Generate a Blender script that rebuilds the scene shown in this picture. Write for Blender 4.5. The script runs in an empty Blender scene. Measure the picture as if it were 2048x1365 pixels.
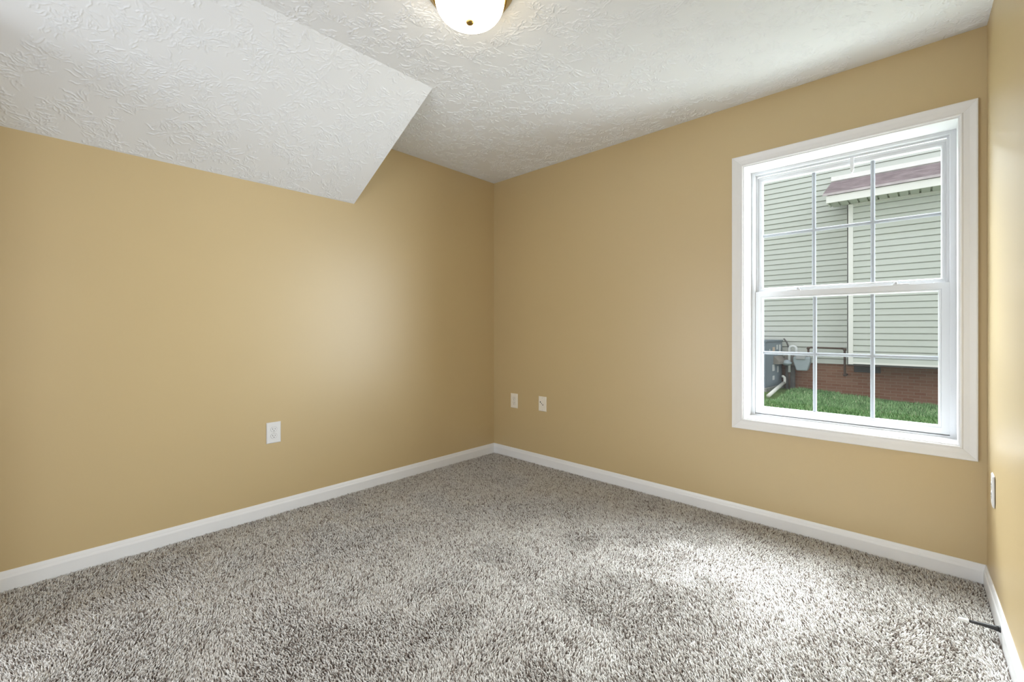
import bpy, bmesh, math, random
import numpy as np
from mathutils import Vector, Matrix

random.seed(4)
rng = np.random.default_rng(4)
sc = bpy.context.scene
COL = sc.collection
PI = math.pi

# ------------------------------------------------------------------ camera
TH = math.radians(43.06)
CAM = Vector((2.8673, -2.8283, 1.108))
cd = bpy.data.cameras.new('camera')
cam = bpy.data.objects.new('camera', cd)
COL.objects.link(cam)
cam.location = CAM
cam.rotation_euler = (PI / 2, 0, TH)
cd.sensor_fit = 'HORIZONTAL'
cd.sensor_width = 36.0
cd.lens = 36.0 * 884.0 / 2048.0
cd.shift_y = -22.5 / 2048.0
cd.clip_start = 0.02
cd.clip_end = 200
sc.camera = cam

# ------------------------------------------------------------------ view, sky, lights
sc.view_settings.view_transform = 'Standard'
sc.view_settings.look = 'None'
sc.view_settings.gamma = 1
sc.view_settings.use_curve_mapping = False
sc.view_settings.exposure = 0.0

world = bpy.data.worlds.new('overcast_sky')
sc.world = world
world.use_nodes = True
bg = world.node_tree.nodes['Background']
bg.inputs['Color'].default_value = (0.95, 0.975, 1.0, 1)
bg.inputs['Strength'].default_value = 1.42


def area(name, loc, target, sx, sy, power, color, spread=180):
    d = bpy.data.lights.new(name, 'AREA')
    d.shape = 'RECTANGLE'
    d.size = sx
    d.size_y = sy
    d.energy = power
    d.color = color
    d.spread = math.radians(spread)
    o = bpy.data.objects.new(name, d)
    COL.objects.link(o)
    o.location = loc
    o.rotation_euler = (Vector(target) - Vector(loc)).to_track_quat('-Z', 'Y').to_euler()
    return o


# open sky at the two ends of the gap between the houses, slanting in through the window
area('daylight_from_east', (5.0, 2.2, 1.55), (1.0, -1.0, 1.2), 2.8, 2.2, 158, (0.87, 0.94, 1.0), 80)
area('daylight_from_west', (0.95, 1.35, 1.75), (2.75, -0.40, 1.15), 1.6, 2.0, 8, (0.87, 0.94, 1.0), 80)
area('daylight_from_above', (2.6, 1.7, 3.95), (2.55, 0.6, 2.75), 5.2, 3.0, 980, (0.88, 0.945, 1.0), 90)
# light thrown up by the bright lawn just outside
area('daylight_from_lawn', (2.5, 0.95, 0.06), (2.5, 0.45, 0.9), 3.2, 1.0, 46, (0.92, 0.96, 1.0), 130)
area('ceiling_corner_fill', (4.6, 1.05, 0.50), (1.2, -0.35, 2.1), 2.3, 1.3, 66, (0.90, 0.95, 1.0), 90)  # added low lamp outside, placed to brighten the ceiling's far corner
# added fill lamps behind the camera, shining in through the front opening
area('rear_fill_right', (3.68, -4.45, 0.95), (0.4, -0.5, 1.9), 1.3, 1.8, 29, (0.87, 0.94, 1.0))
area('rear_fill_left', (0.52, -4.2, 0.85), (1.9, 0.0, 1.8), 0.85, 1.5, 30, (0.87, 0.94, 1.0))


# ------------------------------------------------------------------ helpers
def link_mesh(name, me, mat=None, parent=None, smooth=False):
    o = bpy.data.objects.new(name, me)
    COL.objects.link(o)
    if mat:
        me.materials.append(mat)
    if parent is not None:
        o.parent = parent
    if smooth:
        for p in me.polygons:
            p.use_smooth = True
    return o


def obj(name, bm, mat, parent=None, smooth=False, bevel=0.0, seg=2):
    me = bpy.data.meshes.new(name)
    bmesh.ops.recalc_face_normals(bm, faces=bm.faces)
    bm.to_mesh(me)
    bm.free()
    o = link_mesh(name, me, mat, parent, smooth)
    if bevel:
        b = o.modifiers.new('bevel', 'BEVEL')
        b.width = bevel
        b.segments = seg
        b.limit_method = 'ANGLE'
        b.angle_limit = math.radians(40)
    return o


def tag(o, label, cat, group=None, kind=None):
    o['label'] = label
    o['category'] = cat
    if group:
        o['group'] = group
    if kind:
        o['kind'] = kind
    return o


def struct(o):
    o['kind'] = 'structure'
    return o


def empty(name, loc, rz=0.0):
    o = bpy.data.objects.new(name, None)
    COL.objects.link(o)
    o.empty_display_size = 0.05
    o.location = loc
    o.rotation_euler = (0, 0, rz)
    return o


def box(bm, lo, hi):
    vs = [bm.verts.new((x, y, z)) for x in (lo[0], hi[0]) for y in (lo[1], hi[1]) for z in (lo[2], hi[2])]
    for f in ((0, 1, 3, 2), (4, 6, 7, 5), (0, 4, 5, 1), (2, 3, 7, 6), (0, 2, 6, 4), (1, 5, 7, 3)):
        bm.faces.new([vs[i] for i in f])
    return vs


def boxes(*bs):
    bm = bmesh.new()
    for lo, hi in bs:
        box(bm, lo, hi)
    return bm


def prism(bm, ring0, ring1):
    a = [bm.verts.new(p) for p in ring0]
    b = [bm.verts.new(p) for p in ring1]
    n = len(a)
    for i in range(n):
        j = (i + 1) % n
        bm.faces.new((a[i], a[j], b[j], b[i]))
    bm.faces.new(a)
    bm.faces.new(b[::-1])


def lathe(bm, prof, n=48, center=(0, 0, 0)):
    cx, cy, cz = center
    rings = []
    for r, z in prof:
        if r < 1e-6:
            rings.append([bm.verts.new((cx, cy, cz + z))])
        else:
            rings.append([bm.verts.new((cx + r * math.cos(2 * PI * k / n), cy + r * math.sin(2 * PI * k / n), cz + z)) for k in range(n)])
    for a, b in zip(rings, rings[1:]):
        for k in range(n):
            k2 = (k + 1) % n
            if len(a) == 1 and len(b) == 1:
                continue
            if len(a) == 1:
                bm.faces.new((a[0], b[k], b[k2]))
            elif len(b) == 1:
                bm.faces.new((a[k], a[k2], b[0]))
            else:
                bm.faces.new((a[k], a[k2], b[k2], b[k]))


def tube(bm, pts, radii, n=12, caps=True):
    pts = [Vector(p) for p in pts]
    if not hasattr(radii, '__len__'):
        radii = [radii] * len(pts)
    rings = []
    up = None
    for i, p in enumerate(pts):
        t = (pts[min(i + 1, len(pts) - 1)] - pts[max(i - 1, 0)]).normalized()
        if up is None:
            up = t.orthogonal().normalized()
        up = (up - t * up.dot(t)).normalized()
        s = t.cross(up)
        rings.append([bm.verts.new(p + (up * math.cos(2 * PI * k / n) + s * math.sin(2 * PI * k / n)) * radii[i]) for k in range(n)])
    for a, b in zip(rings, rings[1:]):
        for k in range(n):
            k2 = (k + 1) % n
            bm.faces.new((a[k], a[k2], b[k2], b[k]))
    if caps:
        bm.faces.new(rings[0][::-1])
        bm.faces.new(rings[-1])


def arc(c, r, a0, a1, u, v, n=8):
    c, u, v = Vector(c), Vector(u), Vector(v)
    return [c + (u * math.cos(a0 + (a1 - a0) * i / n) + v * math.sin(a0 + (a1 - a0) * i / n)) * r for i in range(n + 1)]


def rect_sweep(x0, x1, z0, z1, prof, sides=(0, 1, 2, 3), closed=False, gap=0.0):
    """profile (o, y): o = offset outward from the rectangle, y = depth; swept round it with mitred corners"""
    bm = bmesh.new()

    def corner(k, o):
        return ((x0 - o, z0 - o), (x1 + o, z0 - o), (x1 + o, z1 + o), (x0 - o, z1 + o))[k]
    for s in sides:
        k0, k1 = s, (s + 1) % 4
        ax = ((1, 0), (0, 1), (-1, 0), (0, -1))[s]
        r0 = []
        r1 = []
        for o, y in prof:
            a = corner(k0, o)
            b = corner(k1, o)
            r0.append(bm.verts.new((a[0] + ax[0] * gap, y, a[1] + ax[1] * gap)))
            r1.append(bm.verts.new((b[0] - ax[0] * gap, y, b[1] - ax[1] * gap)))
        m = len(prof)
        for i in range(m if closed else m - 1):
            j = (i + 1) % m
            bm.faces.new((r0[i], r0[j], r1[j], r1[i]))
        if closed and len(sides) < 4:
            bm.faces.new(r0)
            bm.faces.new(r1[::-1])
    if len(sides) == 4:
        bmesh.ops.remove_doubles(bm, verts=bm.verts, dist=1e-5)
    return bm


# ------------------------------------------------------------------ materials
class NT:
    def __init__(self, name):
        self.m = bpy.data.materials.new(name)
        self.m.use_nodes = True
        self.t = self.m.node_tree
        self.b = self.t.nodes['Principled BSDF']

    def n(self, typ, **kw):
        x = self.t.nodes.new(typ)
        for k, v in kw.items():
            setattr(x, k, v)
        return x

    def set(self, sock, v):
        if hasattr(v, 'is_linked') or isinstance(v, bpy.types.NodeSocket):
            self.t.links.new(v, sock)
        elif v is not None:
            sock.default_value = v

    def math(self, op, a, b=None, c=None, clamp=False):
        x = self.n('ShaderNodeMath', operation=op, use_clamp=clamp)
        for i, v in enumerate((a, b, c)):
            if v is not None:
                self.set(x.inputs[i], v)
        return x.outputs[0]

    def vec(self, op, a, b=None):
        x = self.n('ShaderNodeVectorMath', operation=op)
        self.set(x.inputs[0], a)
        if b is not None:
            self.set(x.inputs[1], b)
        return x.outputs[0]

    def xyz(self, v):
        x = self.n('ShaderNodeSeparateXYZ')
        self.set(x.inputs[0], v)
        return x.outputs

    def comb(self, x, y, z):
        c = self.n('ShaderNodeCombineXYZ')
        for i, v in enumerate((x, y, z)):
            self.set(c.inputs[i], v)
        return c.outputs[0]

    def co(self, which='Object'):
        return self.n('ShaderNodeTexCoord').outputs[which]

    def noise(self, v, scale, detail=2.0, rough=0.5, dist=0.0):
        x = self.n('ShaderNodeTexNoise')
        self.set(x.inputs['Vector'], v)
        x.inputs['Scale'].default_value = scale
        x.inputs['Detail'].default_value = detail
        x.inputs['Roughness'].default_value = rough
        x.inputs['Distortion'].default_value = dist
        return x.outputs

    def ramp(self, fac, stops):
        x = self.n('ShaderNodeValToRGB')
        e = x.color_ramp.elements
        while len(e) < len(stops):
            e.new(0.5)
        for el, (p, c) in zip(e, stops):
            el.position = p
            el.color = (*c, 1) if len(c) == 3 else c
        self.set(x.inputs[0], fac)
        return x.outputs[0]

    def smooth(self, v, lo, hi, a=0.0, b=1.0):
        x = self.n('ShaderNodeMapRange', interpolation_type='SMOOTHSTEP')
        self.set(x.inputs['Value'], v)
        x.inputs['From Min'].default_value = lo
        x.inputs['From Max'].default_value = hi
        x.inputs['To Min'].default_value = a
        x.inputs['To Max'].default_value = b
        return x.outputs[0]

    def bump(self, h, strength, dist):
        x = self.n('ShaderNodeBump')
        x.inputs['Strength'].default_value = strength
        x.inputs['Distance'].default_value = dist
        self.set(x.inputs['Height'], h)
        self.set(self.b.inputs['Normal'], x.outputs[0])

    def pbr(self, color=None, rough=0.5, spec=0.5, metal=0.0):
        if color is not None:
            self.set(self.b.inputs['Base Color'], color if not isinstance(color, tuple) else (*color[:3], 1))
        self.set(self.b.inputs['Roughness'], rough)
        self.b.inputs['Specular IOR Level'].default_value = spec
        self.b.inputs['Metallic'].default_value = metal
        return self.m


def plain(name, color, rough=0.5, spec=0.5, metal=0.0, vary=0.06, scale=6.0, bump=0.0):
    """plain colour with faint procedural mottling"""
    t = NT(name)
    nz = t.noise(t.co(), scale, 3.0)[0]
    lo = tuple(c * (1 - vary) for c in color)
    hi = tuple(min(1, c * (1 + vary)) for c in color)
    t.pbr(t.ramp(nz, [(0.3, lo), (0.7, hi)]), rough, spec, metal)
    if bump:
        t.bump(t.noise(t.co(), 180.0, 2.0)[0], bump, 0.001)
    return t.m


def mat_wall(name, color):
    t = NT(name)
    co = t.co()
    c = t.ramp(t.noise(co, 1.3, 2.0)[0], [(0.3, tuple(x * 0.985 for x in color)), (0.7, tuple(x * 1.015 for x in color))])
    t.pbr(c, 0.42, 0.85)
    t.bump(t.noise(co, 260.0, 3.0)[0], 0.06, 0.001)
    return t.m


def mat_ceiling():
    t = NT('white_ceiling_paint')
    nz = t.noise(t.co(), 2.0, 2.0)[0]
    t.pbr(t.ramp(nz, [(0.3, (0.81, 0.83, 0.86)), (0.7, (0.825, 0.845, 0.875))]), 0.7, 0.3)
    t.bump(t.noise(t.co(), 220.0, 3.0)[0], 0.12, 0.001)
    return t.m


def mat_glass():
    m = bpy.data.materials.new('window_glass')
    m.use_nodes = True
    nt = m.node_tree
    nt.nodes.clear()
    out = nt.nodes.new('ShaderNodeOutputMaterial')
    mix = nt.nodes.new('ShaderNodeMixShader')
    tr = nt.nodes.new('ShaderNodeBsdfTransparent')
    tr.inputs[0].default_value = (0.97, 0.985, 0.98, 1)
    gl = nt.nodes.new('ShaderNodeBsdfGlossy')
    gl.inputs['Roughness'].default_value = 0.01
    lw = nt.nodes.new('ShaderNodeLayerWeight')
    lw.inputs['Blend'].default_value = 0.5
    pw = nt.nodes.new('ShaderNodeMath')
    pw.operation = 'POWER'
    pw.inputs[1].default_value = 5.0
    nt.links.new(lw.outputs['Facing'], pw.inputs[0])
    fr = nt.nodes.new('ShaderNodeMath')
    fr.operation = 'MULTIPLY_ADD'
    fr.inputs[1].default_value = 0.9
    fr.inputs[2].default_value = 0.014
    nt.links.new(pw.outputs[0], fr.inputs[0])
    nt.links.new(fr.outputs[0], mix.inputs[0])
    nt.links.new(tr.outputs[0], mix.inputs[1])
    nt.links.new(gl.outputs[0], mix.inputs[2])
    nt.links.new(mix.outputs[0], out.inputs[0])
    return m


def mat_carpet():
    t = NT('frieze_yarn')
    a = t.n('ShaderNodeAttribute', attribute_name='tone')
    c = t.ramp(a.outputs['Fac'], [(0.0, (0.12, 0.09, 0.075)), (0.2, (0.30, 0.255, 0.225)), (0.38, (0.62, 0.58, 0.545)), (1.0, (0.84, 0.82, 0.79))])
    t.pbr(c, 0.95, 0.15)
    return t.m


def mat_brick():
    t = NT('red_brown_brick')
    x, y, z = t.xyz(t.co())
    b = t.n('ShaderNodeTexBrick')
    t.set(b.inputs['Vector'], t.comb(x, z, 0.0))
    b.inputs['Scale'].default_value = 1.42
    b.inputs['Brick Width'].default_value = 0.215
    b.inputs['Row Height'].default_value = 0.075
    b.inputs['Mortar Size'].default_value = 0.006
    b.inputs['Mortar Smooth'].default_value = 0.3
    b.inputs['Color1'].default_value = (0.27, 0.125, 0.075, 1)
    b.inputs['Color2'].default_value = (0.33, 0.18, 0.12, 1)
    b.inputs['Mortar'].default_value = (0.37, 0.26, 0.195, 1)
    t.pbr(b.outputs['Color'], 0.9, 0.2)
    t.bump(t.math('ADD', t.math('MULTIPLY', b.outputs['Fac'], -1.0), t.math('MULTIPLY', t.noise(t.co(), 60.0)[0], 0.4)), 0.6, 0.006)
    return t.m


def mat_shingle():
    t = NT('mauve_roof_shingle')
    x, y, z = t.xyz(t.co())
    st = t.comb(t.math('MULTIPLY', x, 5.0), t.math('MULTIPLY', t.math('FLOOR', t.math('MULTIPLY', y, 10.0)), 3.7), 0.0)
    c = t.ramp(t.noise(st, 1.0, 2.0)[0], [(0.3, (0.48, 0.42, 0.435)), (0.5, (0.58, 0.515, 0.53)), (0.7, (0.67, 0.60, 0.615))])
    t.pbr(c, 0.95, 0.2)
    t.bump(t.noise(t.co(), 200.0)[0], 0.5, 0.003)
    return t.m


def mat_grass():
    t = NT('grass_blade')
    a = t.n('ShaderNodeAttribute', attribute_name='tone')
    c = t.ramp(a.outputs['Fac'], [(0.0, (0.09, 0.20, 0.06)), (0.5, (0.22, 0.42, 0.16)), (0.9, (0.38, 0.56, 0.27)), (1.0, (0.60, 0.64, 0.40))])
    t.pbr(c, 0.6, 0.3)
    return t.m


def mat_soil():
    t = NT('lawn_soil')
    nz = t.noise(t.co(), 9.0, 4.0)[0]
    t.pbr(t.ramp(nz, [(0.3, (0.10, 0.16, 0.05)), (0.6, (0.16, 0.24, 0.08)), (0.8, (0.30, 0.24, 0.15))]), 0.95, 0.1)
    t.bump(t.noise(t.co(), 60.0, 3.0)[0], 0.5, 0.01)
    return t.m


M = dict(
    outer_dark=plain('dark_outer_face', (0.10, 0.07, 0.055), 0.9, 0.2, vary=0.25, scale=14),
    wall=mat_wall('tan_eggshell_paint', (0.55, 0.418, 0.22)),
    ceiling=mat_ceiling(),
    trim=plain('white_trim_enamel', (0.80, 0.80, 0.81), 0.35, 0.5, vary=0.01),
    vinyl=plain('white_window_vinyl', (0.64, 0.65, 0.67), 0.38, 0.5, vary=0.01),
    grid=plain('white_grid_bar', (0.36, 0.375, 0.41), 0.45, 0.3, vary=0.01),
    glass=mat_glass(),
    yarn=mat_carpet(),
    backing=plain('carpet_backing', (0.13, 0.10, 0.085), 0.95, 0.1, vary=0.3, scale=120),
    plate_white=plain('white_plastic', (0.76, 0.76, 0.77), 0.35, 0.5, vary=0.01),
    plate_ivory=plain('ivory_plastic', (0.84, 0.78, 0.67), 0.4, 0.5, vary=0.02),
    dark=plain('dark_slot', (0.03, 0.028, 0.026), 0.6, 0.3, vary=0.1),
    groove=plain('shadow_gap_plastic', (0.36, 0.35, 0.36), 0.6, 0.3, vary=0.05),
    screw=plain('painted_screw', (0.62, 0.61, 0.60), 0.35, 0.5, vary=0.03),
    steel=plain('brushed_steel', (0.45, 0.45, 0.46), 0.4, 0.5, 1.0, vary=0.1),
    brass=plain('antique_brass', (0.52, 0.36, 0.12), 0.28, 0.5, 1.0, vary=0.1, scale=20),
    black=plain('black_rubber_coat', (0.02, 0.02, 0.022), 0.45, 0.5, vary=0.2),
    rubber=plain('white_rubber', (0.78, 0.78, 0.77), 0.6, 0.4, vary=0.02),
    siding=plain('sage_white_vinyl_siding', (0.60, 0.625, 0.58), 0.55, 0.35, vary=0.035, scale=1.2),
    trimout=plain('white_exterior_trim', (0.86, 0.85, 0.82), 0.55, 0.35, vary=0.02),
    soffit=plain('vinyl_soffit', (0.58, 0.59, 0.54), 0.6, 0.3, vary=0.03),
    brick=mat_brick(),
    shingle=mat_shingle(),
    vent=plain('dark_foundation_vent', (0.085, 0.08, 0.075), 0.7, 0.3, vary=0.15),
    blade=mat_grass(),
    soil=mat_soil(),
    ac=plain('grey_blue_cabinet_steel', (0.25, 0.30, 0.345), 0.5, 0.4, vary=0.05, scale=3),
    aclid=plain('grey_blue_cabinet_lid', (0.20, 0.24, 0.28), 0.5, 0.4, vary=0.05, scale=3),
    hood=plain('taupe_hood_steel', (0.30, 0.275, 0.25), 0.6, 0.3, vary=0.08),
    sticker=plain('white_sticker', (0.75, 0.77, 0.78), 0.5, 0.4, vary=0.03),
    peach=plain('peach_sticker', (0.70, 0.55, 0.45), 0.5, 0.4, vary=0.03),
    concrete=plain('concrete_pad', (0.30, 0.30, 0.29), 0.9, 0.2, vary=0.15, scale=12),
    pvc=plain('white_pvc', (0.80, 0.79, 0.74), 0.4, 0.5, vary=0.03),
    meter=plain('grey_meter_paint', (0.38, 0.44, 0.47), 0.5, 0.4, vary=0.05),
    galv=plain('galvanised_pipe', (0.42, 0.43, 0.44), 0.5, 0.4, vary=0.1),
    rust=plain('rusty_brown_pipe', (0.11, 0.075, 0.06), 0.8, 0.3, vary=0.3, scale=25),
    post=plain('weathered_grey_post', (0.15, 0.145, 0.14), 0.8, 0.2, vary=0.2, scale=15),
)

# ------------------------------------------------------------------ room shell
H = 2.44
SK = 0.024                       # the right wall stands a touch off square


def wr(y):                       # face of the right wall at depth y
    return 3.065 + SK * (-y)


YF = -3.12                       # face of the wall behind the camera
WX0, WX1, WZ0, WZ1 = 2.060, 3.007, 0.558, 2.094     # rough opening of the window

o = struct(obj('floor', boxes(((-0.15, YF - 1.6, -0.2), (5.3, 0.0, -0.014))), M['backing']))

o = struct(obj('wall_left', boxes(((-0.15, YF - 1.6, -0.2), (0.0, 0.2, H + 0.2))), M['wall']))

o = struct(obj('wall_back', boxes(
    ((0.0, 0.0, -0.2), (WX0, 0.2, H + 0.2)), ((WX1, 0.0, -0.2), (3.5, 0.2, H + 0.2)),
    ((WX0, 0.0, -0.2), (WX1, 0.2, WZ0)), ((WX0, 0.0, WZ1), (WX1, 0.2, H + 0.2))), M['wall']))
o.data.materials.append(M['outer_dark'])
for p in o.data.polygons:            # unseen outdoor face, made dark to cut the lamps' bounce
    if p.normal.y > 0.5:
        p.material_index = 1

bm = bmesh.new()
prism(bm, [(wr(0), 0, -0.2), (3.5, 0, -0.2), (3.5, 0, H + 0.2), (wr(0), 0, H + 0.2)],
      [(wr(YF), YF, -0.2), (3.5, YF, -0.2), (3.5, YF, H + 0.2), (wr(YF), YF, H + 0.2)])
struct(obj('wall_right', bm, M['wall']))

# the wall behind the photographer, its opening shaped to let the added fill in
struct(obj('wall_front', boxes(((0.0, YF - 0.12, -0.014), (0.5, YF, H)), ((0.5, YF - 0.12, 2.15), (wr(YF), YF, H))), M['wall']))



def stomp_height(w, h, st):
    """height field of stomp-brushed plaster: round stamps of thin ridges fanning outward"""
    nx, ny = int(w / st) + 1, int(h / st) + 1
    F = np.zeros((nx, ny))
    px, py, ph = [], [], []
    cell = 0.10
    for cx in np.arange(-cell, w + cell, cell):
        for cy in np.arange(-cell, h + cell, cell):
            sx, sy = cx + rng.uniform(-0.055, 0.055), cy + rng.uniform(-0.055, 0.055)
            fan0, fan = rng.uniform(0, 2 * PI), rng.uniform(1.2, 2 * PI)
            for k in range(int(rng.integers(20, 38))):
                a = fan0 + rng.uniform(0, fan)
                r0 = rng.uniform(0.008, 0.055)
                ln = rng.uniform(0.012, 0.050)
                n = max(4, int(ln / (st * 0.7)))
                t = np.linspace(0, 1, n)
                ca = a + rng.normal(0, 0.25) * (t - 0.3) + 0.05 * np.sin(t * rng.uniform(4, 12) + rng.uniform(0, 6))
                r = r0 + ln * t
                px.append(sx + r * np.cos(ca))
                py.append(sy + r * np.sin(ca))
                ph.append(rng.uniform(0.35, 1.0) * np.sin(PI * np.clip(t * 0.9 + 0.08, 0, 1)) ** 0.5)
    px, py, ph = np.concatenate(px), np.concatenate(py), np.concatenate(ph)
    ix, iy = np.round(px / st).astype(int), np.round(py / st).astype(int)
    sg = 0.0016
    for di in range(-2, 3):
        for dj in range(-2, 3):
            jx, jy = ix + di, iy + dj
            ok = (jx >= 0) & (jx < nx) & (jy >= 0) & (jy < ny)
            d2 = (jx * st - px) ** 2 + (jy * st - py) ** 2
            np.maximum.at(F, (jx[ok], jy[ok]), (ph * np.exp(-d2 / (2 * sg * sg)))[ok])
    return F


def plaster(name, origin, ux, uy, w, h, nrm, st, amp, slab):
    """solid slab whose room side carries the stomped relief"""
    F = stomp_height(w, h, st)
    nx, ny = F.shape
    gx, gy = np.meshgrid(np.linspace(0, w, nx), np.linspace(0, h, ny), indexing='ij')
    edge = np.minimum.reduce([gx, w - gx, gy, h - gy])
    F = F * np.clip(edge / 0.012, 0, 1)
    V = np.array(origin) + gx[..., None] * np.array(ux) + gy[..., None] * np.array(uy) + (0.0006 + amp * F)[..., None] * np.array(nrm)
    idx = np.arange(nx * ny).reshape(nx, ny)
    q = np.stack([idx[:-1, :-1], idx[:-1, 1:], idx[1:, 1:], idx[1:, :-1]], -1).reshape(-1, 4)
    a, b, c = V[0, 0], V[1, 0], V[0, 1]
    if np.dot(np.cross(c - a, b - a), nrm) < 0:
        q = q[:, ::-1]
    SV, SQ, ST = slab
    n0 = nx * ny
    o = numpy_mesh(name, np.concatenate([V.reshape(-1, 3), np.array(SV, float)]), np.concatenate([q, np.array(SQ) + n0]),
                   (np.array(ST) + n0) if len(ST) else np.zeros((0, 3), int), M['ceiling'], None)
    sm = np.zeros(len(o.data.polygons), bool)
    sm[:len(q)] = True
    o.data.polygons.foreach_set('use_smooth', sm)
    return struct(o)


def numpy_mesh(name, V, quads, tris, mat, tone):
    me = bpy.data.meshes.new(name)
    nv, nq, nt = len(V), len(quads), len(tris)
    me.vertices.add(nv)
    me.vertices.foreach_set('co', V.astype(np.float32).ravel())
    me.loops.add(nq * 4 + nt * 3)
    me.loops.foreach_set('vertex_index', np.concatenate([quads.ravel(), tris.ravel()]).astype(np.int32))
    me.polygons.add(nq + nt)
    starts = np.concatenate([np.arange(nq) * 4, nq * 4 + np.arange(nt) * 3]).astype(np.int32)
    me.polygons.foreach_set('loop_start', starts)
    me.update(calc_edges=True)
    if tone is not None:
        at = me.attributes.new('tone', 'FLOAT', 'POINT')
        at.data.foreach_set('value', tone.astype(np.float32))
    return link_mesh(name, me, mat)


BQ = [(0, 1, 3, 2), (4, 6, 7, 5), (0, 4, 5, 1), (2, 3, 7, 6), (0, 2, 6, 4), (1, 5, 7, 3)]
plaster('ceiling', (0.0, -2.75, H), (1, 0, 0), (0, 1, 0), 3.13, 2.75, (0, 0, -1), 0.0022, 0.0046,
        ([(x, y, z) for x in (0.0, 5.3) for y in (YF - 1.6, 0.0) for z in (H, H + 0.2)], BQ, []))
SLX, SLZ = 0.888, H - 1.974
SLL = math.hypot(SLX, SLZ)
ya, yb = YF, -1.35
plaster('ceiling_slope', (0.0, ya, 1.974), (SLX / SLL, 0, SLZ / SLL), (0, 1, 0), SLL, yb - ya, (SLZ / SLL, 0, -SLX / SLL), 0.0022, 0.0040,
        ([(0, ya, 1.974), (SLX, ya, H), (0, ya, H), (0, yb, 1.974), (SLX, yb, H), (0, yb, H)], [(0, 1, 4, 3), (0, 3, 5, 2), (1, 2, 5, 4)], [(0, 2, 1), (3, 4, 5)]))

BP = [(0.0, -0.014), (0.012, -0.014), (0.012, 0.050), (0.0105, 0.056), (0.0085, 0.060), (0.0075, 0.066), (0.0045, 0.077), (0.003, 0.079), (0.0, 0.079)]


def baseboard(name, f):
    bm = bmesh.new()
    prism(bm, [f(d, z, 0) for d, z in BP], [f(d, z, 1) for d, z in BP])
    return struct(obj(name, bm, M['trim']))


baseboard('baseboard_left', lambda d, z, e: (d, (-d if not e else YF), z))
baseboard('baseboard_back', lambda d, z, e: ((d if not e else wr(-d) - d), -d, z))
baseboard('baseboard_right', lambda d, z, e: ((wr(-d) - d, -d, z) if not e else (wr(YF) - d, YF, z)))

# ------------------------------------------------------------------ carpet pile
def smooth_field(nx, ny, reps):
    """random smooth field on a periodic lattice, sampled later by bilinear lookup"""
    return rng.random((nx, ny)) * reps


def sample_field(F, x, y, step):
    gx, gy = x / step, y / step
    ix, iy = np.floor(gx).astype(int), np.floor(gy).astype(int)
    fx, fy = gx - ix, gy - iy
    fx = fx * fx * (3 - 2 * fx)
    fy = fy * fy * (3 - 2 * fy)
    nx, ny = F.shape
    g = lambda a, b: F[a % nx, b % ny]
    return (g(ix, iy) * (1 - fx) + g(ix + 1, iy) * fx) * (1 - fy) + (g(ix, iy + 1) * (1 - fx) + g(ix + 1, iy + 1) * fx) * fy


def carpet():
    st = 0.0056
    gx, gy = np.meshgrid(np.arange(0.016, 3.14, st), np.arange(YF + 0.01, -0.014, st))
    x = gx.ravel() + rng.uniform(-0.5, 0.5, gx.size) * st
    y = gy.ravel() + rng.uniform(-0.5, 0.5, gx.size) * st
    dx, dy = x - CAM.x, y - CAM.y
    dep = -math.sin(TH) * dx + math.cos(TH) * dy
    keep = (x > 0.015) & (x < 3.065 - SK * y - 0.016) & (y < -0.015) & (dep > 0.85)
    x, y = x[keep], y[keep]
    n = len(x)
    # lean: smooth patches of pile direction + jitter
    a = sample_field(smooth_field(23, 29, 2 * PI), x, y + 9, 0.22) + rng.normal(0, 0.9, n)
    lean = np.clip(rng.normal(0.75, 0.30, n), 0.1, 1.3)
    L = rng.uniform(0.011, 0.0165, n)
    R = rng.uniform(0.0019, 0.0030, n)
    c, s = np.cos(a), np.sin(a)
    base = np.stack([x, y, np.full(n, -0.0145)], 1)
    d1 = np.stack([c * np.sin(lean * 0.45), s * np.sin(lean * 0.45), np.cos(lean * 0.45)], 1)
    a2 = a + rng.normal(0, 0.5, n)
    d2 = np.stack([np.cos(a2) * np.sin(lean), np.sin(a2) * np.sin(lean), np.cos(lean)], 1)
    mid = base + d1 * (L * 0.62)[:, None]
    tip = mid + d2 * (L * 0.55)[:, None]
    V = np.empty((n, 7, 3))
    for k in range(3):
        ph = rng.uniform(0, 2 * PI, n) if k == 0 else ph0 + k * 2 * PI / 3
        if k == 0:
            ph0 = ph
        off = np.stack([np.cos(ph), np.sin(ph), np.zeros(n)], 1)
        V[:, k] = base + off * (R * 0.8)[:, None]
        V[:, 3 + k] = mid + off * R[:, None]
    V[:, 6] = tip
    # keep the pile off the skirting and above nothing it would cut through
    V[:, :, 0] = np.clip(V[:, :, 0], 0.0125, None)
    V[:, :, 1] = np.clip(V[:, :, 1], None, -0.0125)
    V[:, :, 0] = np.minimum(V[:, :, 0], 3.065 - SK * V[:, :, 1] - 0.0128)
    i0 = (np.arange(n) * 7)[:, None]
    quads = np.concatenate([i0 + np.array([k, (k + 1) % 3, 3 + (k + 1) % 3, 3 + k]) for k in range(3)])
    tris = np.concatenate([i0 + np.array([3 + k, 3 + (k + 1) % 3, 6]) for k in range(3)])
    patch = sample_field(smooth_field(31, 37, 1.0), x, y + 9, 0.16) - 0.5
    clump = sample_field(smooth_field(97, 101, 1.0), x, y + 9, 0.012) - 0.5
    tone = np.clip(rng.beta(2.6, 1.5, n) + 0.10 * patch + 0.45 * clump, 0, 1)
    fleck = rng.random(n) < 0.10
    tone[fleck] *= 0.25
    o = numpy_mesh('carpet_pile', V.reshape(-1, 3), quads, tris, M['yarn'], np.repeat(tone, 7))
    return tag(o, 'speckled grey-brown plush carpet pile covering the whole floor', 'carpet', kind='stuff')


carpet()

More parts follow.
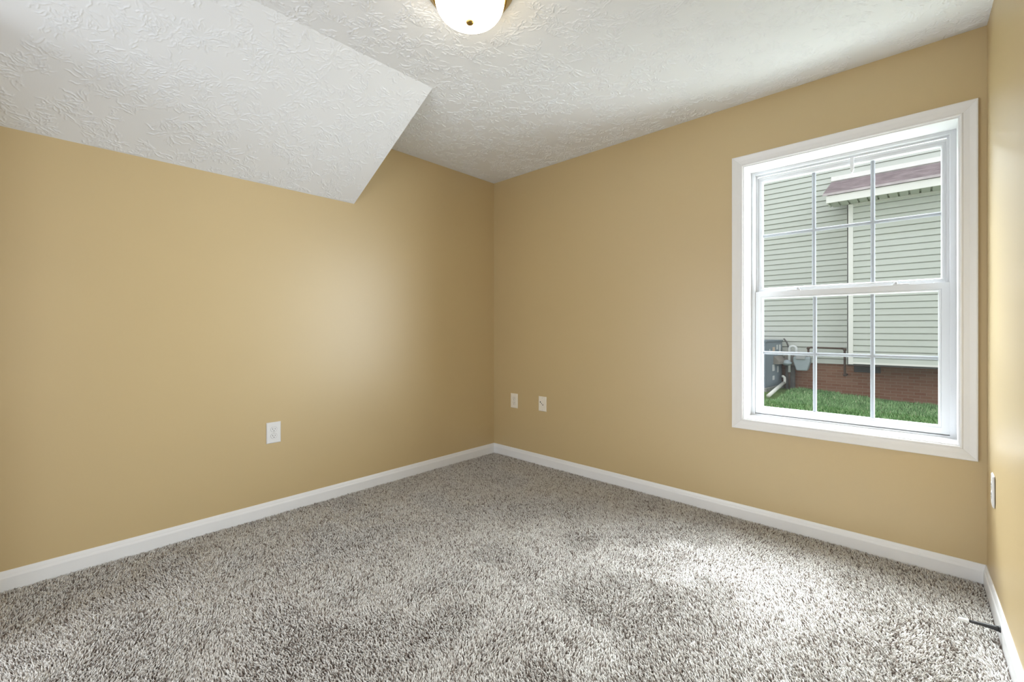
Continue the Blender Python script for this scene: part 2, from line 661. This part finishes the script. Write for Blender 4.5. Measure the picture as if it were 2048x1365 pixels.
# ------------------------------------------------------------------ window
win = empty('window_1', (2.535, 0.0, 0.53))
struct(win)
win_off = Vector(win.location)


def wpart(name, bm, mat, parent=None, bevel=0.0, smooth=False, seg=2):
    """window part given in room coordinates"""
    bmesh.ops.translate(bm, verts=bm.verts, vec=-win_off)
    return obj(name, bm, mat, parent or win, smooth, bevel, seg)


CAS = [(0.0, -0.0005), (0.0, -0.0085), (0.0035, -0.0105), (0.0075, -0.0105), (0.0095, -0.0070), (0.013, -0.0072), (0.030, -0.0105),
       (0.045, -0.0155), (0.050, -0.0172), (0.0545, -0.0172), (0.0565, -0.015), (0.0565, -0.0005)]
for s in range(4):
    wpart('casing', rect_sweep(2.0845, 2.9820, 0.5845, 2.0700, CAS, sides=(s,), closed=True, gap=0.0003), M['trim'])
wpart('jamb', rect_sweep(2.0910, 2.9765, 0.5900, 2.0630, [(0, -0.0005), (0, 0.160), (0.031, 0.160), (0.031, -0.0005)], closed=True), M['trim'])
# outer vinyl frame with stepped tracks
wpart('frame', rect_sweep(2.1120, 2.9540, 0.5990, 2.0470, [(0.0, 0.1440), (0.0, 0.166), (-0.010, 0.166), (-0.010, 0.172), (-0.004, 0.172), (-0.004, 0.199),
                                                       (0.045, 0.199), (0.045, 0.1600), (0.030, 0.160), (0.030, 0.1440)], closed=True), M['vinyl'], bevel=0.0012, seg=1)
# exterior trim round the opening is the frame's own flange
up = wpart('upper_sash', rect_sweep(2.1470, 2.9240, 1.3610, 2.0030, [(0.0, 0.1860), (0.0, 0.180), (0.004, 0.1745), (0.009, 0.1735), (0.010, 0.1755), (0.018, 0.1755), (0.0185, 0.1735),
                                                                   (0.0285, 0.1735), (0.0285, 0.1965), (0.0, 0.1965)], closed=True), M['vinyl'])
lo_ = wpart('lower_sash', rect_sweep(2.1540, 2.9140, 0.6450, 1.2950, [(0.0, 0.1620), (0.0, 0.1560), (0.004, 0.1515), (0.0095, 0.1505), (0.0100, 0.1525), (0.011, 0.1525), (0.0115, 0.1500),
                                                                     (0.0415, 0.1500), (0.0415, 0.1715), (0.0, 0.1715)], closed=True), M['vinyl'], bevel=0.0008, seg=1)
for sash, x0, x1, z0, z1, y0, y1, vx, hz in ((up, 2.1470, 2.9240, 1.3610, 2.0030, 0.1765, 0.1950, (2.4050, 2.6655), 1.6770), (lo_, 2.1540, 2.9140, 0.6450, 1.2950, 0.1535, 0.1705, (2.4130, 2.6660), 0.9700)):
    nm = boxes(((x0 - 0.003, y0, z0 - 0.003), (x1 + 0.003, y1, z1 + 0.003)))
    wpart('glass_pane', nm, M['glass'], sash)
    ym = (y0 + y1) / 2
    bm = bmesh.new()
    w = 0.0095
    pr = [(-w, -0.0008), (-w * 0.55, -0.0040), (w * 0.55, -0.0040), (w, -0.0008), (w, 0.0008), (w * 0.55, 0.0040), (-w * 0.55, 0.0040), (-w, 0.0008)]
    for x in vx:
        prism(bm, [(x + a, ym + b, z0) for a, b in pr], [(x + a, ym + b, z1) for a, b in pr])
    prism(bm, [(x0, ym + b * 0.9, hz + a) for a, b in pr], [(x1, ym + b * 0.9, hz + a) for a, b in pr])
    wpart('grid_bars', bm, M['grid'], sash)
# cam locks on the meeting rail
for cx, sgn in ((2.312, 1), (2.778, -1)):
    bm = boxes(((cx - 0.032, 0.1510, 1.3365), (cx + 0.032, 0.1690, 1.3415)))
    lk = wpart('sash_lock', bm, M['vinyl'], lo_, bevel=0.0015)
    bm = bmesh.new()
    px = cx + sgn * 0.020
    lathe(bm, [(0.0, 0.0), (0.0085, 0.0), (0.0085, 0.006), (0.007, 0.009), (0.0, 0.009)], 20, (px, 0.160, 1.3415))
    box(bm, (px - 0.004, 0.146, 1.3445), (px + 0.004, 0.160, 1.3490))
    l2 = wpart('lock_lever', bm, M['steel'], lo_)
    l2['label'] = 'dull metal lock lever'
# tilt latches at the ends of the lower sash's top rail
for cx in (2.150, 2.918):
    wpart('tilt_latch', boxes(((cx - 0.020, 0.1515, 1.3365), (cx + 0.020, 0.1640, 1.3395))), M['vinyl'], lo_, bevel=0.001)
# little tab hanging from the head
bm = bmesh.new()
prism(bm, [(2.572, 0.150, 2.035), (2.589, 0.150, 2.035), (2.589, 0.150, 1.972), (2.585, 0.150, 1.955), (2.580, 0.150, 1.951), (2.574, 0.150, 1.962), (2.572, 0.150, 1.985)],
      [(2.572, 0.157, 2.035), (2.589, 0.157, 2.035), (2.589, 0.157, 1.972), (2.585, 0.157, 1.955), (2.580, 0.157, 1.951), (2.574, 0.157, 1.962), (2.572, 0.157, 1.985)])
tb = wpart('pull_tab', bm, M['vinyl'], bevel=0.001)

# ------------------------------------------------------------------ wall plates (built facing -Y, centred on the plate's back)
PW, PH, PT = 0.081, 0.126, 0.0065


def plate_mesh(w, h, t):
    bm = bmesh.new()
    a, b = w / 2, h / 2
    e = 0.004
    r0 = [(-a, 0, -b), (a, 0, -b), (a, 0, b), (-a, 0, b)]
    r1 = [(-a, -t * 0.45, -b), (a, -t * 0.45, -b), (a, -t * 0.45, b), (-a, -t * 0.45, b)]
    r2 = [(-a + e, -t, -b + e), (a - e, -t, -b + e), (a - e, -t, b - e), (-a + e, -t, b - e)]
    vs = [[bm.verts.new(p) for p in r] for r in (r0, r1, r2)]
    for p, q in zip(vs, vs[1:]):
        for i in range(4):
            j = (i + 1) % 4
            bm.faces.new((p[i], p[j], q[j], q[i]))
    bm.faces.new(vs[0])
    bm.faces.new(vs[-1])
    return bm


def recept_ring(cz, r, y, flat):
    pts = []
    n = 28
    for k in range(n):
        a = 2 * PI * k / n
        pts.append((r * math.cos(a), y, cz + max(-flat, min(flat, r * math.sin(a)))))
    return pts


def outlet(name, loc, rz, mat, label):
    t = empty(name, loc, rz)
    tag(t, label, 'outlet')
    obj('plate', plate_mesh(PW, PH, PT), mat, t, bevel=0.0012)
    for cz in (0.0195, -0.0195):
        bm = bmesh.new()
        prism(bm, recept_ring(cz, 0.0182, -PT + 0.001, 0.0148), recept_ring(cz, 0.0182, -PT - 0.0003, 0.0148))
        obj('receptacle_gap', bm, M['groove'], t)
        bm = bmesh.new()
        prism(bm, recept_ring(cz, 0.0170, -PT + 0.001, 0.0137), recept_ring(cz, 0.0170, -PT - 0.0014, 0.0137))
        rc = obj('receptacle', bm, mat, t)
        y0, y1 = -PT - 0.0010, -PT - 0.0018
        for sx, hh in ((-0.0063, 0.0042), (0.0063, 0.0034)):
            s = obj('slot', boxes(((sx - 0.0011, y1, cz + 0.003 - hh), (sx + 0.0011, y0, cz + 0.003 + hh))), M['dark'], rc)
            s['label'] = 'dark slot'
        bm = bmesh.new()
        g = [(0.0025 * math.cos(2 * PI * k / 12), 0.0025 * math.sin(2 * PI * k / 12)) for k in range(12)]
        prism(bm, [(a, y0, cz - 0.0078 + b) for a, b in g], [(a, y1, cz - 0.0078 + b) for a, b in g])
        gh = obj('ground_hole', bm, M['dark'], rc)
        gh['label'] = 'dark ground hole'
    bm = bmesh.new()
    g = [(0.003 * math.cos(2 * PI * k / 14), 0.003 * math.sin(2 * PI * k / 14)) for k in range(14)]
    prism(bm, [(a, -PT + 0.001, b) for a, b in g], [(a, -PT - 0.0006, b) for a, b in g])
    obj('screw', bm, M['screw'], t)
    return t


outlet('wall_outlet', (0.0, -1.864, 0.489), PI / 2, M['plate_white'], 'bright white double outlet low on the wall under the sloped ceiling')
outlet('wall_outlet', (0.2535, 0.0, 0.490), 0.0, M['plate_ivory'], 'ivory double outlet on the window wall, closest to the room corner')
outlet('wall_outlet', (wr(-0.205), -0.205, 0.462), -PI / 2 - SK, M['plate_white'], 'white double outlet on the wall right of the window, seen nearly edge-on')

t = empty('cable_plate', (0.570, 0.0, 0.498))
tag(t, 'ivory wall plate with three dark sockets on a slant, right of the ivory outlet', 'wall plate')
obj('plate', plate_mesh(PW, PH - 0.004, PT), M['plate_ivory'], t, bevel=0.0012)
for dx, dz, rr in ((-0.020, 0.014, 0.0048), (-0.007, 0.003, 0.0036), (0.007, -0.007, 0.0042)):
    bm = bmesh.new()
    g = [(rr * 0.8 * math.cos(2 * PI * k / 14), rr * 1.3 * math.sin(2 * PI * k / 14)) for k in range(14)]
    prism(bm, [(dx + a, -PT + 0.001, dz + b) for a, b in g], [(dx + a, -PT - 0.0015, dz + b) for a, b in g])
    obj('socket', bm, M['dark'], t)['label'] = 'dark socket'
for dz in (0.048, -0.048):
    bm = bmesh.new()
    g = [(0.003 * math.cos(2 * PI * k / 14), 0.003 * math.sin(2 * PI * k / 14)) for k in range(14)]
    prism(bm, [(a, -PT + 0.001, dz + b) for a, b in g], [(a, -PT - 0.0006, dz + b) for a, b in g])
    obj('screw', bm, M['screw'], t)

# ------------------------------------------------------------------ door stop on the right skirting
fx = wr(-0.482) - 0.0125
t = empty('door_stop', (fx, -0.482, 0.036), 0.0)
tag(t, 'black door stop with white tip sticking out of the right baseboard over the carpet', 'door stop')
bm = bmesh.new()
tube(bm, [(0.001, 0, 0), (-0.004, 0, 0)], [0.0115, 0.0105], 20)
obj('base', bm, M['black'], t, smooth=False)
bm = bmesh.new()
tube(bm, [(-0.003, 0, 0), (-0.012, 0, -0.0003), (-0.030, 0, -0.001), (-0.060, 0, -0.003), (-0.082, 0, -0.0055)], [0.0095, 0.0085, 0.0068, 0.0052, 0.0045], 16)
obj('rod', bm, M['black'], t, smooth=True)
bm = bmesh.new()
tube(bm, [(-0.078, 0, -0.0050), (-0.080, 0, -0.0052), (-0.103, 0, -0.008), (-0.106, 0, -0.0084)], [0.0058, 0.0066, 0.0066, 0.0054], 16)
obj('rubber_tip', bm, M['rubber'], t, smooth=True)['label'] = 'white rubber tip'

# ------------------------------------------------------------------ ceiling light
LC = Vector((1.568, -1.679, H))
t = empty('ceiling_light', LC)
tag(t, 'lit flush ceiling light with white glass bowl and ringed brass base', 'ceiling light')
bm = bmesh.new()
lathe(bm, [(0.0, 0.0), (0.172, 0.0), (0.174, -0.004), (0.171, -0.009), (0.165, -0.011), (0.166, -0.015), (0.163, -0.020), (0.157, -0.022), (0.158, -0.026), (0.155, -0.031),
           (0.149, -0.033), (0.149, -0.037), (0.146, -0.041), (0.139, -0.043), (0.134, -0.040), (0.0, -0.034)], 72)
obj('brass_base', bm, M['brass'], t, smooth=True)
tt = NT('lit_frosted_glass')
tt.pbr((0.86, 0.84, 0.80), 0.35, 0.5)
nz = tt.noise(tt.co(), 9.0, 3.0)[0]
tt.set(tt.b.inputs['Emission Color'], tt.ramp(nz, [(0.3, (1.0, 0.83, 0.58)), (0.7, (1.0, 0.87, 0.64))]))
tt.b.inputs['Emission Strength'].default_value = 11.0
bm = bmesh.new()
prof = [(0.133, -0.036)]
for k in range(0, 19):
    a = k / 18 * PI / 2
    prof.append((0.135 * math.cos(a) ** 0.66 if k < 18 else 0.0, -0.043 - 0.086 * math.sin(a)))
lathe(bm, prof, 64)
obj('glass_bowl', bm, tt.m, t, smooth=True)
bm = bmesh.new()
lathe(bm, [(0.0, -0.126), (0.0150, -0.128), (0.0160, -0.131), (0.012, -0.136), (0.0, -0.139)], 24)
obj('finial', bm, M['brass'], t, smooth=True)['label'] = 'brass finial'

# two blemishes on the ceiling
bm = bmesh.new()
prism(bm, [(-0.012, -0.003, 0), (0.010, -0.001, 0), (0.012, 0.003, 0), (-0.010, 0.002, 0)], [(-0.010, -0.001, -0.007), (0.006, 0.000, -0.010), (0.007, 0.001, -0.010), (-0.010, 0.000, -0.007)])
o = obj('paint_flake', bm, M['ceiling'])
o.location = (1.747, -0.190, H)
o.rotation_euler = (0, 0, math.radians(35))
tag(o, 'small peeling paint flake on the ceiling near the window wall', 'paint flake')
bm = bmesh.new()
lathe(bm, [(0.0, 0.0), (0.004, 0.0), (0.0035, -0.0015), (0.0, -0.002)], 14)
o = obj('nail_head', bm, M['groove'])
o.location = (0.819, -0.433, H)
tag(o, 'tiny grey nail head in the ceiling near the room corner', 'nail')

# ------------------------------------------------------------------ outdoors: lawn
def gz(x):
    return -0.040 - 0.052 * (x - 1.104)


bm = bmesh.new()
prism(bm, [(-4, 0.2, gz(-4)), (8, 0.2, gz(8)), (8, 0.2, -0.9), (-4, 0.2, -0.9)], [(-4, 8.2, gz(-4)), (8, 8.2, gz(8)), (8, 8.2, -0.9), (-4, 8.2, -0.9)])
struct(obj('ground', bm, M['soil']))


def grass():
    n = 90000
    x = rng.uniform(-0.2, 4.2, n)
    y = 7.10 - np.abs(rng.uniform(0, 1, n)) ** 1.2 * 5.3
    bare = (x < 0.98) & (y > 5.75) | ((y > 6.90 + 0.1 * np.sin(x * 7)) & (x > 1.75))
    thin = (x < 0.85) & (y > 5.2)
    for px, py, pr in ((0.98, 6.92, 0.05), (0.97, 7.06, 0.15), *[(0.90 + 0.1 * k / 9, 6.84 - 1.62 * k / 9, 0.13) for k in range(10)]):
        bare |= (x - px) ** 2 + (y - py) ** 2 < pr * pr
    keep = ~bare & (~thin | (rng.random(n) < 0.35))
    x, y = x[keep], y[keep]
    n = len(x)
    a = rng.uniform(0, 2 * PI, n)
    L = rng.uniform(0.035, 0.085, n)
    w = rng.uniform(0.003, 0.006, n)
    le = rng.uniform(0.2, 1.1, n)
    c, s = np.cos(a), np.sin(a)
    base = np.stack([x, y, -0.043 - 0.052 * (x - 1.104)], 1)
    side = np.stack([-s, c, np.zeros(n)], 1) * w[:, None]
    d1 = np.stack([c * np.sin(le * 0.4), s * np.sin(le * 0.4), np.cos(le * 0.4)], 1)
    d2 = np.stack([c * np.sin(le), s * np.sin(le), np.cos(le)], 1)
    mid = base + d1 * (L * 0.55)[:, None]
    tip = mid + d2 * (L * 0.5)[:, None]
    V = np.stack([base - side, base + side, mid + side * 0.8, mid - side * 0.8, tip], 1)
    i0 = (np.arange(n) * 5)[:, None]
    quads = i0 + np.array([0, 1, 2, 3])
    tris = i0 + np.array([3, 2, 4])
    tone = np.clip(rng.beta(2.2, 2.2, n) + 0.5 * (sample_field(smooth_field(31, 37, 1.0), x + 5, y, 0.10) - 0.5), 0, 0.93)
    tone[rng.random(n) < 0.03] = 1.0
    o = numpy_mesh('grass', V.reshape(-1, 3), quads, tris, M['blade'], np.repeat(tone, 5))
    tag(o, 'bright green lawn grass between the two houses', 'grass', kind='stuff')


grass()

# ------------------------------------------------------------------ outdoors: neighbouring house
house = empty('house', (1.9, 7.2, -0.1))
tag(house, 'house next door with pale sage siding over a brick foundation, seen through the window', 'house')
ho = Vector(house.location)


def hpart(name, bm, mat, parent=None, bevel=0.0):
    bmesh.ops.translate(bm, verts=bm.verts, vec=-ho)
    return obj(name, bm, mat, parent or house, False, bevel)


def siding(x0, x1, y, z0, z1, depth, step=0.1016, proud=0.016):
    """lapped courses: each leans out to its lower edge"""
    n = int(round((z1 - z0) / step))
    pts = [(y + depth, z0)]
    for k in range(n):
        a = z0 + k * step
        pts.append((y - proud, a))
        pts.append((y - proud, a + 0.003))
        pts.append((y - proud * 0.35, a + step - 0.017))
        pts.append((y + 0.022, a + step - 0.016))
        pts.append((y + 0.022, a + step))
    pts.append((y, z0 + n * step))
    pts.append((y + depth, z0 + n * step))
    bm = bmesh.new()
    prism(bm, [(x0, a, b) for a, b in pts], [(x1, a, b) for a, b in pts])
    return bm


hpart('main_siding', siding(-3.5, 7.5, 7.2, 0.478, 5.76, 0.30), M['siding'])
hpart('bay_siding', siding(1.93, 4.6, 6.6, 0.545, 3.24, 0.58), M['siding'])
hpart('corner_post', boxes(((1.896, 6.578, 0.520), (1.978, 6.66, 3.24)), ((1.896, 6.578, 0.520), (1.915, 7.19, 3.24))), M['trimout'], bevel=0.004)
hpart('starter_strip', boxes(((1.978, 6.583, 0.530), (4.6, 6.64, 0.560))), M['trimout'])
hpart('foundation', boxes(((-3.5, 7.225, -0.6), (7.5, 7.5, 0.478))), M['brick'])
hpart('bay_floor', boxes(((1.90, 6.60, 0.50), (4.6, 7.19, 0.545))), M['vent'])
bm = boxes(((1.93, 7.205, 0.345), (2.30, 7.225, 0.455)))
v = hpart('vent', bm, M['vent'])
bm = bmesh.new()
for k in range(6):
    box(bm, (1.945, 7.197, 0.353 + k * 0.017), (2.285, 7.206, 0.361 + k * 0.017))
hpart('louvre', bm, M['post'], v)
# shed roof of the bay
bm = bmesh.new()
sl = (3.856 - 3.385) / (7.2 - 6.17)
pr = [(6.17, 3.352)]
for k in range(10):
    ya, yb = 6.17 + k * 0.102, 6.17 + (k + 1) * 0.102
    pr += [(ya, 3.366 + sl * (ya - 6.17) + 0.024), (yb + 0.022, 3.366 + sl * (yb + 0.022 - 6.17) + 0.001)] if k < 9 else [(ya, 3.366 + sl * (ya - 6.17) + 0.024), (yb, 3.366 + sl * (yb - 6.17) + 0.001)]
pr += [(7.19, 3.352 + sl * 1.02)]
prism(bm, [(1.605, a, b) for a, b in pr], [(5.0, a, b) for a, b in pr])
hpart('roof', bm, M['shingle'])
hpart('flashing', boxes(((1.60, 7.150, 3.845), (5.0, 7.192, 3.925))), M['trimout'])
hpart('fascia', boxes(((1.653, 6.20, 3.232), (5.0, 6.222, 3.350))), M['trimout'])
bm = bmesh.new()
rk = [(6.222, 3.245), (6.62, 3.245), (7.19, 3.245 + sl * 0.57), (7.19, 3.345 + sl * 0.97), (6.222, 3.350)]
prism(bm, [(1.653, a, b) for a, b in rk], [(1.670, a, b) for a, b in rk])
hpart('rake_board', bm, M['trimout'])
bm = boxes(((1.671, 6.223, 3.266), (5.0, 6.625, 3.275)))
for k in range(26):
    x = 1.70 + k * 0.125
    box(bm, (x, 6.223, 3.242), (x + 0.102, 6.568 if x > 1.86 else 6.625, 3.2665))
hpart('soffit', bm, M['soffit'])
hpart('frieze_board', boxes(((1.978, 6.570, 3.205), (5.0, 6.590, 3.245))), M['soffit'])

# ------------------------------------------------------------------ outdoors: packaged air unit
ang = math.atan2(7.10 - 6.22, 0.827 - 0.738) - PI / 2
ac = empty('air_conditioner', (0.738, 6.22, gz(0.5)), ang)
tag(ac, 'grey-blue outdoor air conditioner cabinet with white stickers on the lawn, low left in the window', 'air conditioner')
# local frame: x to the left is negative, y runs away from our house
obj('pad', boxes(((-0.92, -0.05, -0.02), (0.035, 0.92, 0.055))), M['concrete'], ac, bevel=0.008)
obj('cabinet', boxes(((-0.85, 0.0, 0.055), (0.0, 0.88, 0.885))), M['ac'], ac, bevel=0.008)
obj('lid', boxes(((-0.865, -0.015, 0.886), (0.015, 0.895, 0.922))), M['aclid'], ac, bevel=0.006)
obj('corner_post', boxes(((-0.012, -0.006, 0.056), (0.006, 0.035, 0.884))), M['aclid'], ac, bevel=0.002)
for y0, y1, z0, z1, m in ((0.20, 0.235, 0.66, 0.76, 'sticker'), (0.36, 0.48, 0.70, 0.79, 'peach'), (0.56, 0.64, 0.74, 0.83, 'sticker'), (0.70, 0.79, 0.66, 0.83, 'sticker'),
                          (0.35, 0.47, 0.34, 0.46, 'sticker'), (0.60, 0.67, 0.30, 0.42, 'sticker'), (0.36, 0.46, 0.17, 0.25, 'sticker')):
    o = obj('sticker', boxes(((0.0005, y0, z0), (0.0030, y1, z1))), M[m], ac)
    o['label'] = 'white sticker' if m == 'sticker' else 'peach sticker'
bm = bmesh.new()
prism(bm, [(0.001, 0.40, 0.62), (0.001, 0.40, 0.47), (0.10, 0.40, 0.47), (0.10, 0.40, 0.52)], [(0.001, 0.84, 0.62), (0.001, 0.84, 0.47), (0.10, 0.84, 0.47), (0.10, 0.84, 0.52)])
obj('vent_hood', bm, M['hood'], ac)['label'] = 'taupe vent hood'

dr = empty('drain_pipe', (0.80, 6.70, gz(0.8)))
tag(dr, 'white plastic drain pipe running over the grass beside the air conditioner', 'pipe')
bm = bmesh.new()
tube(bm, [(0.06, 0.20, 0.24), (0.08, 0.20, 0.24), (0.105, 0.195, 0.22), (0.11, 0.19, 0.18), (0.11, 0.17, 0.11)], 0.024, 14)
obj('elbow', bm, M['pvc'], dr, smooth=True)
bm = bmesh.new()
tube(bm, [(0.10, 0.14, 0.12), (0.20, -1.40, 0.055)], 0.030, 14)
obj('pipe', bm, M['pvc'], dr, smooth=True)

# ------------------------------------------------------------------ outdoors: gas meter
gm = empty('gas_meter', (1.19, 6.92, gz(1.19)))
tag(gm, 'grey gas meter with bent pipes mounted in front of the brick foundation next door', 'gas meter')
g0 = -gz(1.19)     # local z of room height 0
bm = bmesh.new()
R0 = [(-0.135, 0.600), (0.135, 0.600), (0.135, 0.515), (0.085, 0.345), (-0.085, 0.345), (-0.135, 0.515)]
prism(bm, [(a, -0.08, g0 + b) for a, b in R0], [(a, 0.08, g0 + b) for a, b in R0])
obj('body', bm, M['meter'], gm, bevel=0.02)
obj('dial_box', boxes(((-0.09, -0.105, g0 + 0.555), (0.06, -0.079, g0 + 0.660))), M['galv'], gm, bevel=0.01)
for nx in (-0.095, 0.095):
    bm = bmesh.new()
    lathe(bm, [(0.0, 0.0), (0.032, 0.0), (0.032, 0.03), (0.0, 0.03)], 16, (nx, 0.0, g0 + 0.600))
    obj('union_nut', bm, M['galv'], gm)
bm = bmesh.new()
pts = [(-0.21, 0, g0 + 0.30), (-0.21, 0, g0 + 0.73)] + arc((-0.1525, 0, g0 + 0.74), 0.0575, PI, 0.0, (1, 0, 0), (0, 0, 1), 10) + [(-0.095, 0, g0 + 0.62)]
tube(bm, pts, 0.023, 12)
obj('inlet_pipe', bm, M['sticker'], gm, smooth=True)
bm = bmesh.new()
lathe(bm, [(0.0, -0.05), (0.045, -0.045), (0.085, -0.01), (0.088, 0.008), (0.060, 0.03), (0.03, 0.06), (0.0, 0.06)], 24, (-0.245, -0.02, g0 + 0.475))
obj('regulator', bm, M['meter'], gm, smooth=True)
bm = bmesh.new()
tube(bm, [(-0.21, 0, 0.03), (-0.21, 0, g0 + 0.33)], 0.017, 12)
obj('riser', bm, M['rust'], gm, smooth=True)
bm = bmesh.new()
pts = [(0.095, 0.0, g0 + 0.62), (0.095, 0.0, g0 + 0.74), (0.10, 0.005, g0 + 0.765), (0.125, 0.01, g0 + 0.78), (0.60, 0.02, g0 + 0.772)]
pts += arc((0.60, 0.02, g0 + 0.737), 0.035, PI / 2, 0, (1, 0, 0), (0, 0, 1), 6)[1:] + [(0.637, 0.02, g0 + 0.33)]
pts += [(0.637, 0.03, g0 + 0.305), (0.637, 0.06, g0 + 0.295), (0.637, 0.28, g0 + 0.295)]
tube(bm, pts, 0.017, 12)
obj('outlet_pipe', bm, M['rust'], gm, smooth=True)['label'] = 'rusty brown outlet pipe'
for c in ((0.095, 0.0, g0 + 0.765), (0.636, 0.02, g0 + 0.752), (0.637, 0.035, g0 + 0.305)):
    bm = bmesh.new()
    bmesh.ops.create_icosphere(bm, subdivisions=2, radius=0.029, matrix=Matrix.Translation(c))
    obj('pipe_elbow', bm, M['rust'], gm, smooth=True)

up_ = empty('utility_box', (0.97, 7.06, gz(0.97)))
tag(up_, 'dark grey upright utility box between the air conditioner and the gas meter', 'utility box')
obj('housing', boxes(((-0.075, -0.05, -0.02), (0.075, 0.05, 0.45))), M['post'], up_, bevel=0.008)
obj('cover', boxes(((-0.085, -0.06, 0.452), (0.085, 0.06, 0.72))), M['hood'], up_, bevel=0.01)
bm = bmesh.new()
tube(bm, [(-0.03, 0, 0.70), (-0.03, 0, 0.80), (-0.06, 0.0, 0.90), (-0.11, 0.0, 0.97)], 0.014, 10)
obj('conduit', bm, M['post'], up_, smooth=True)
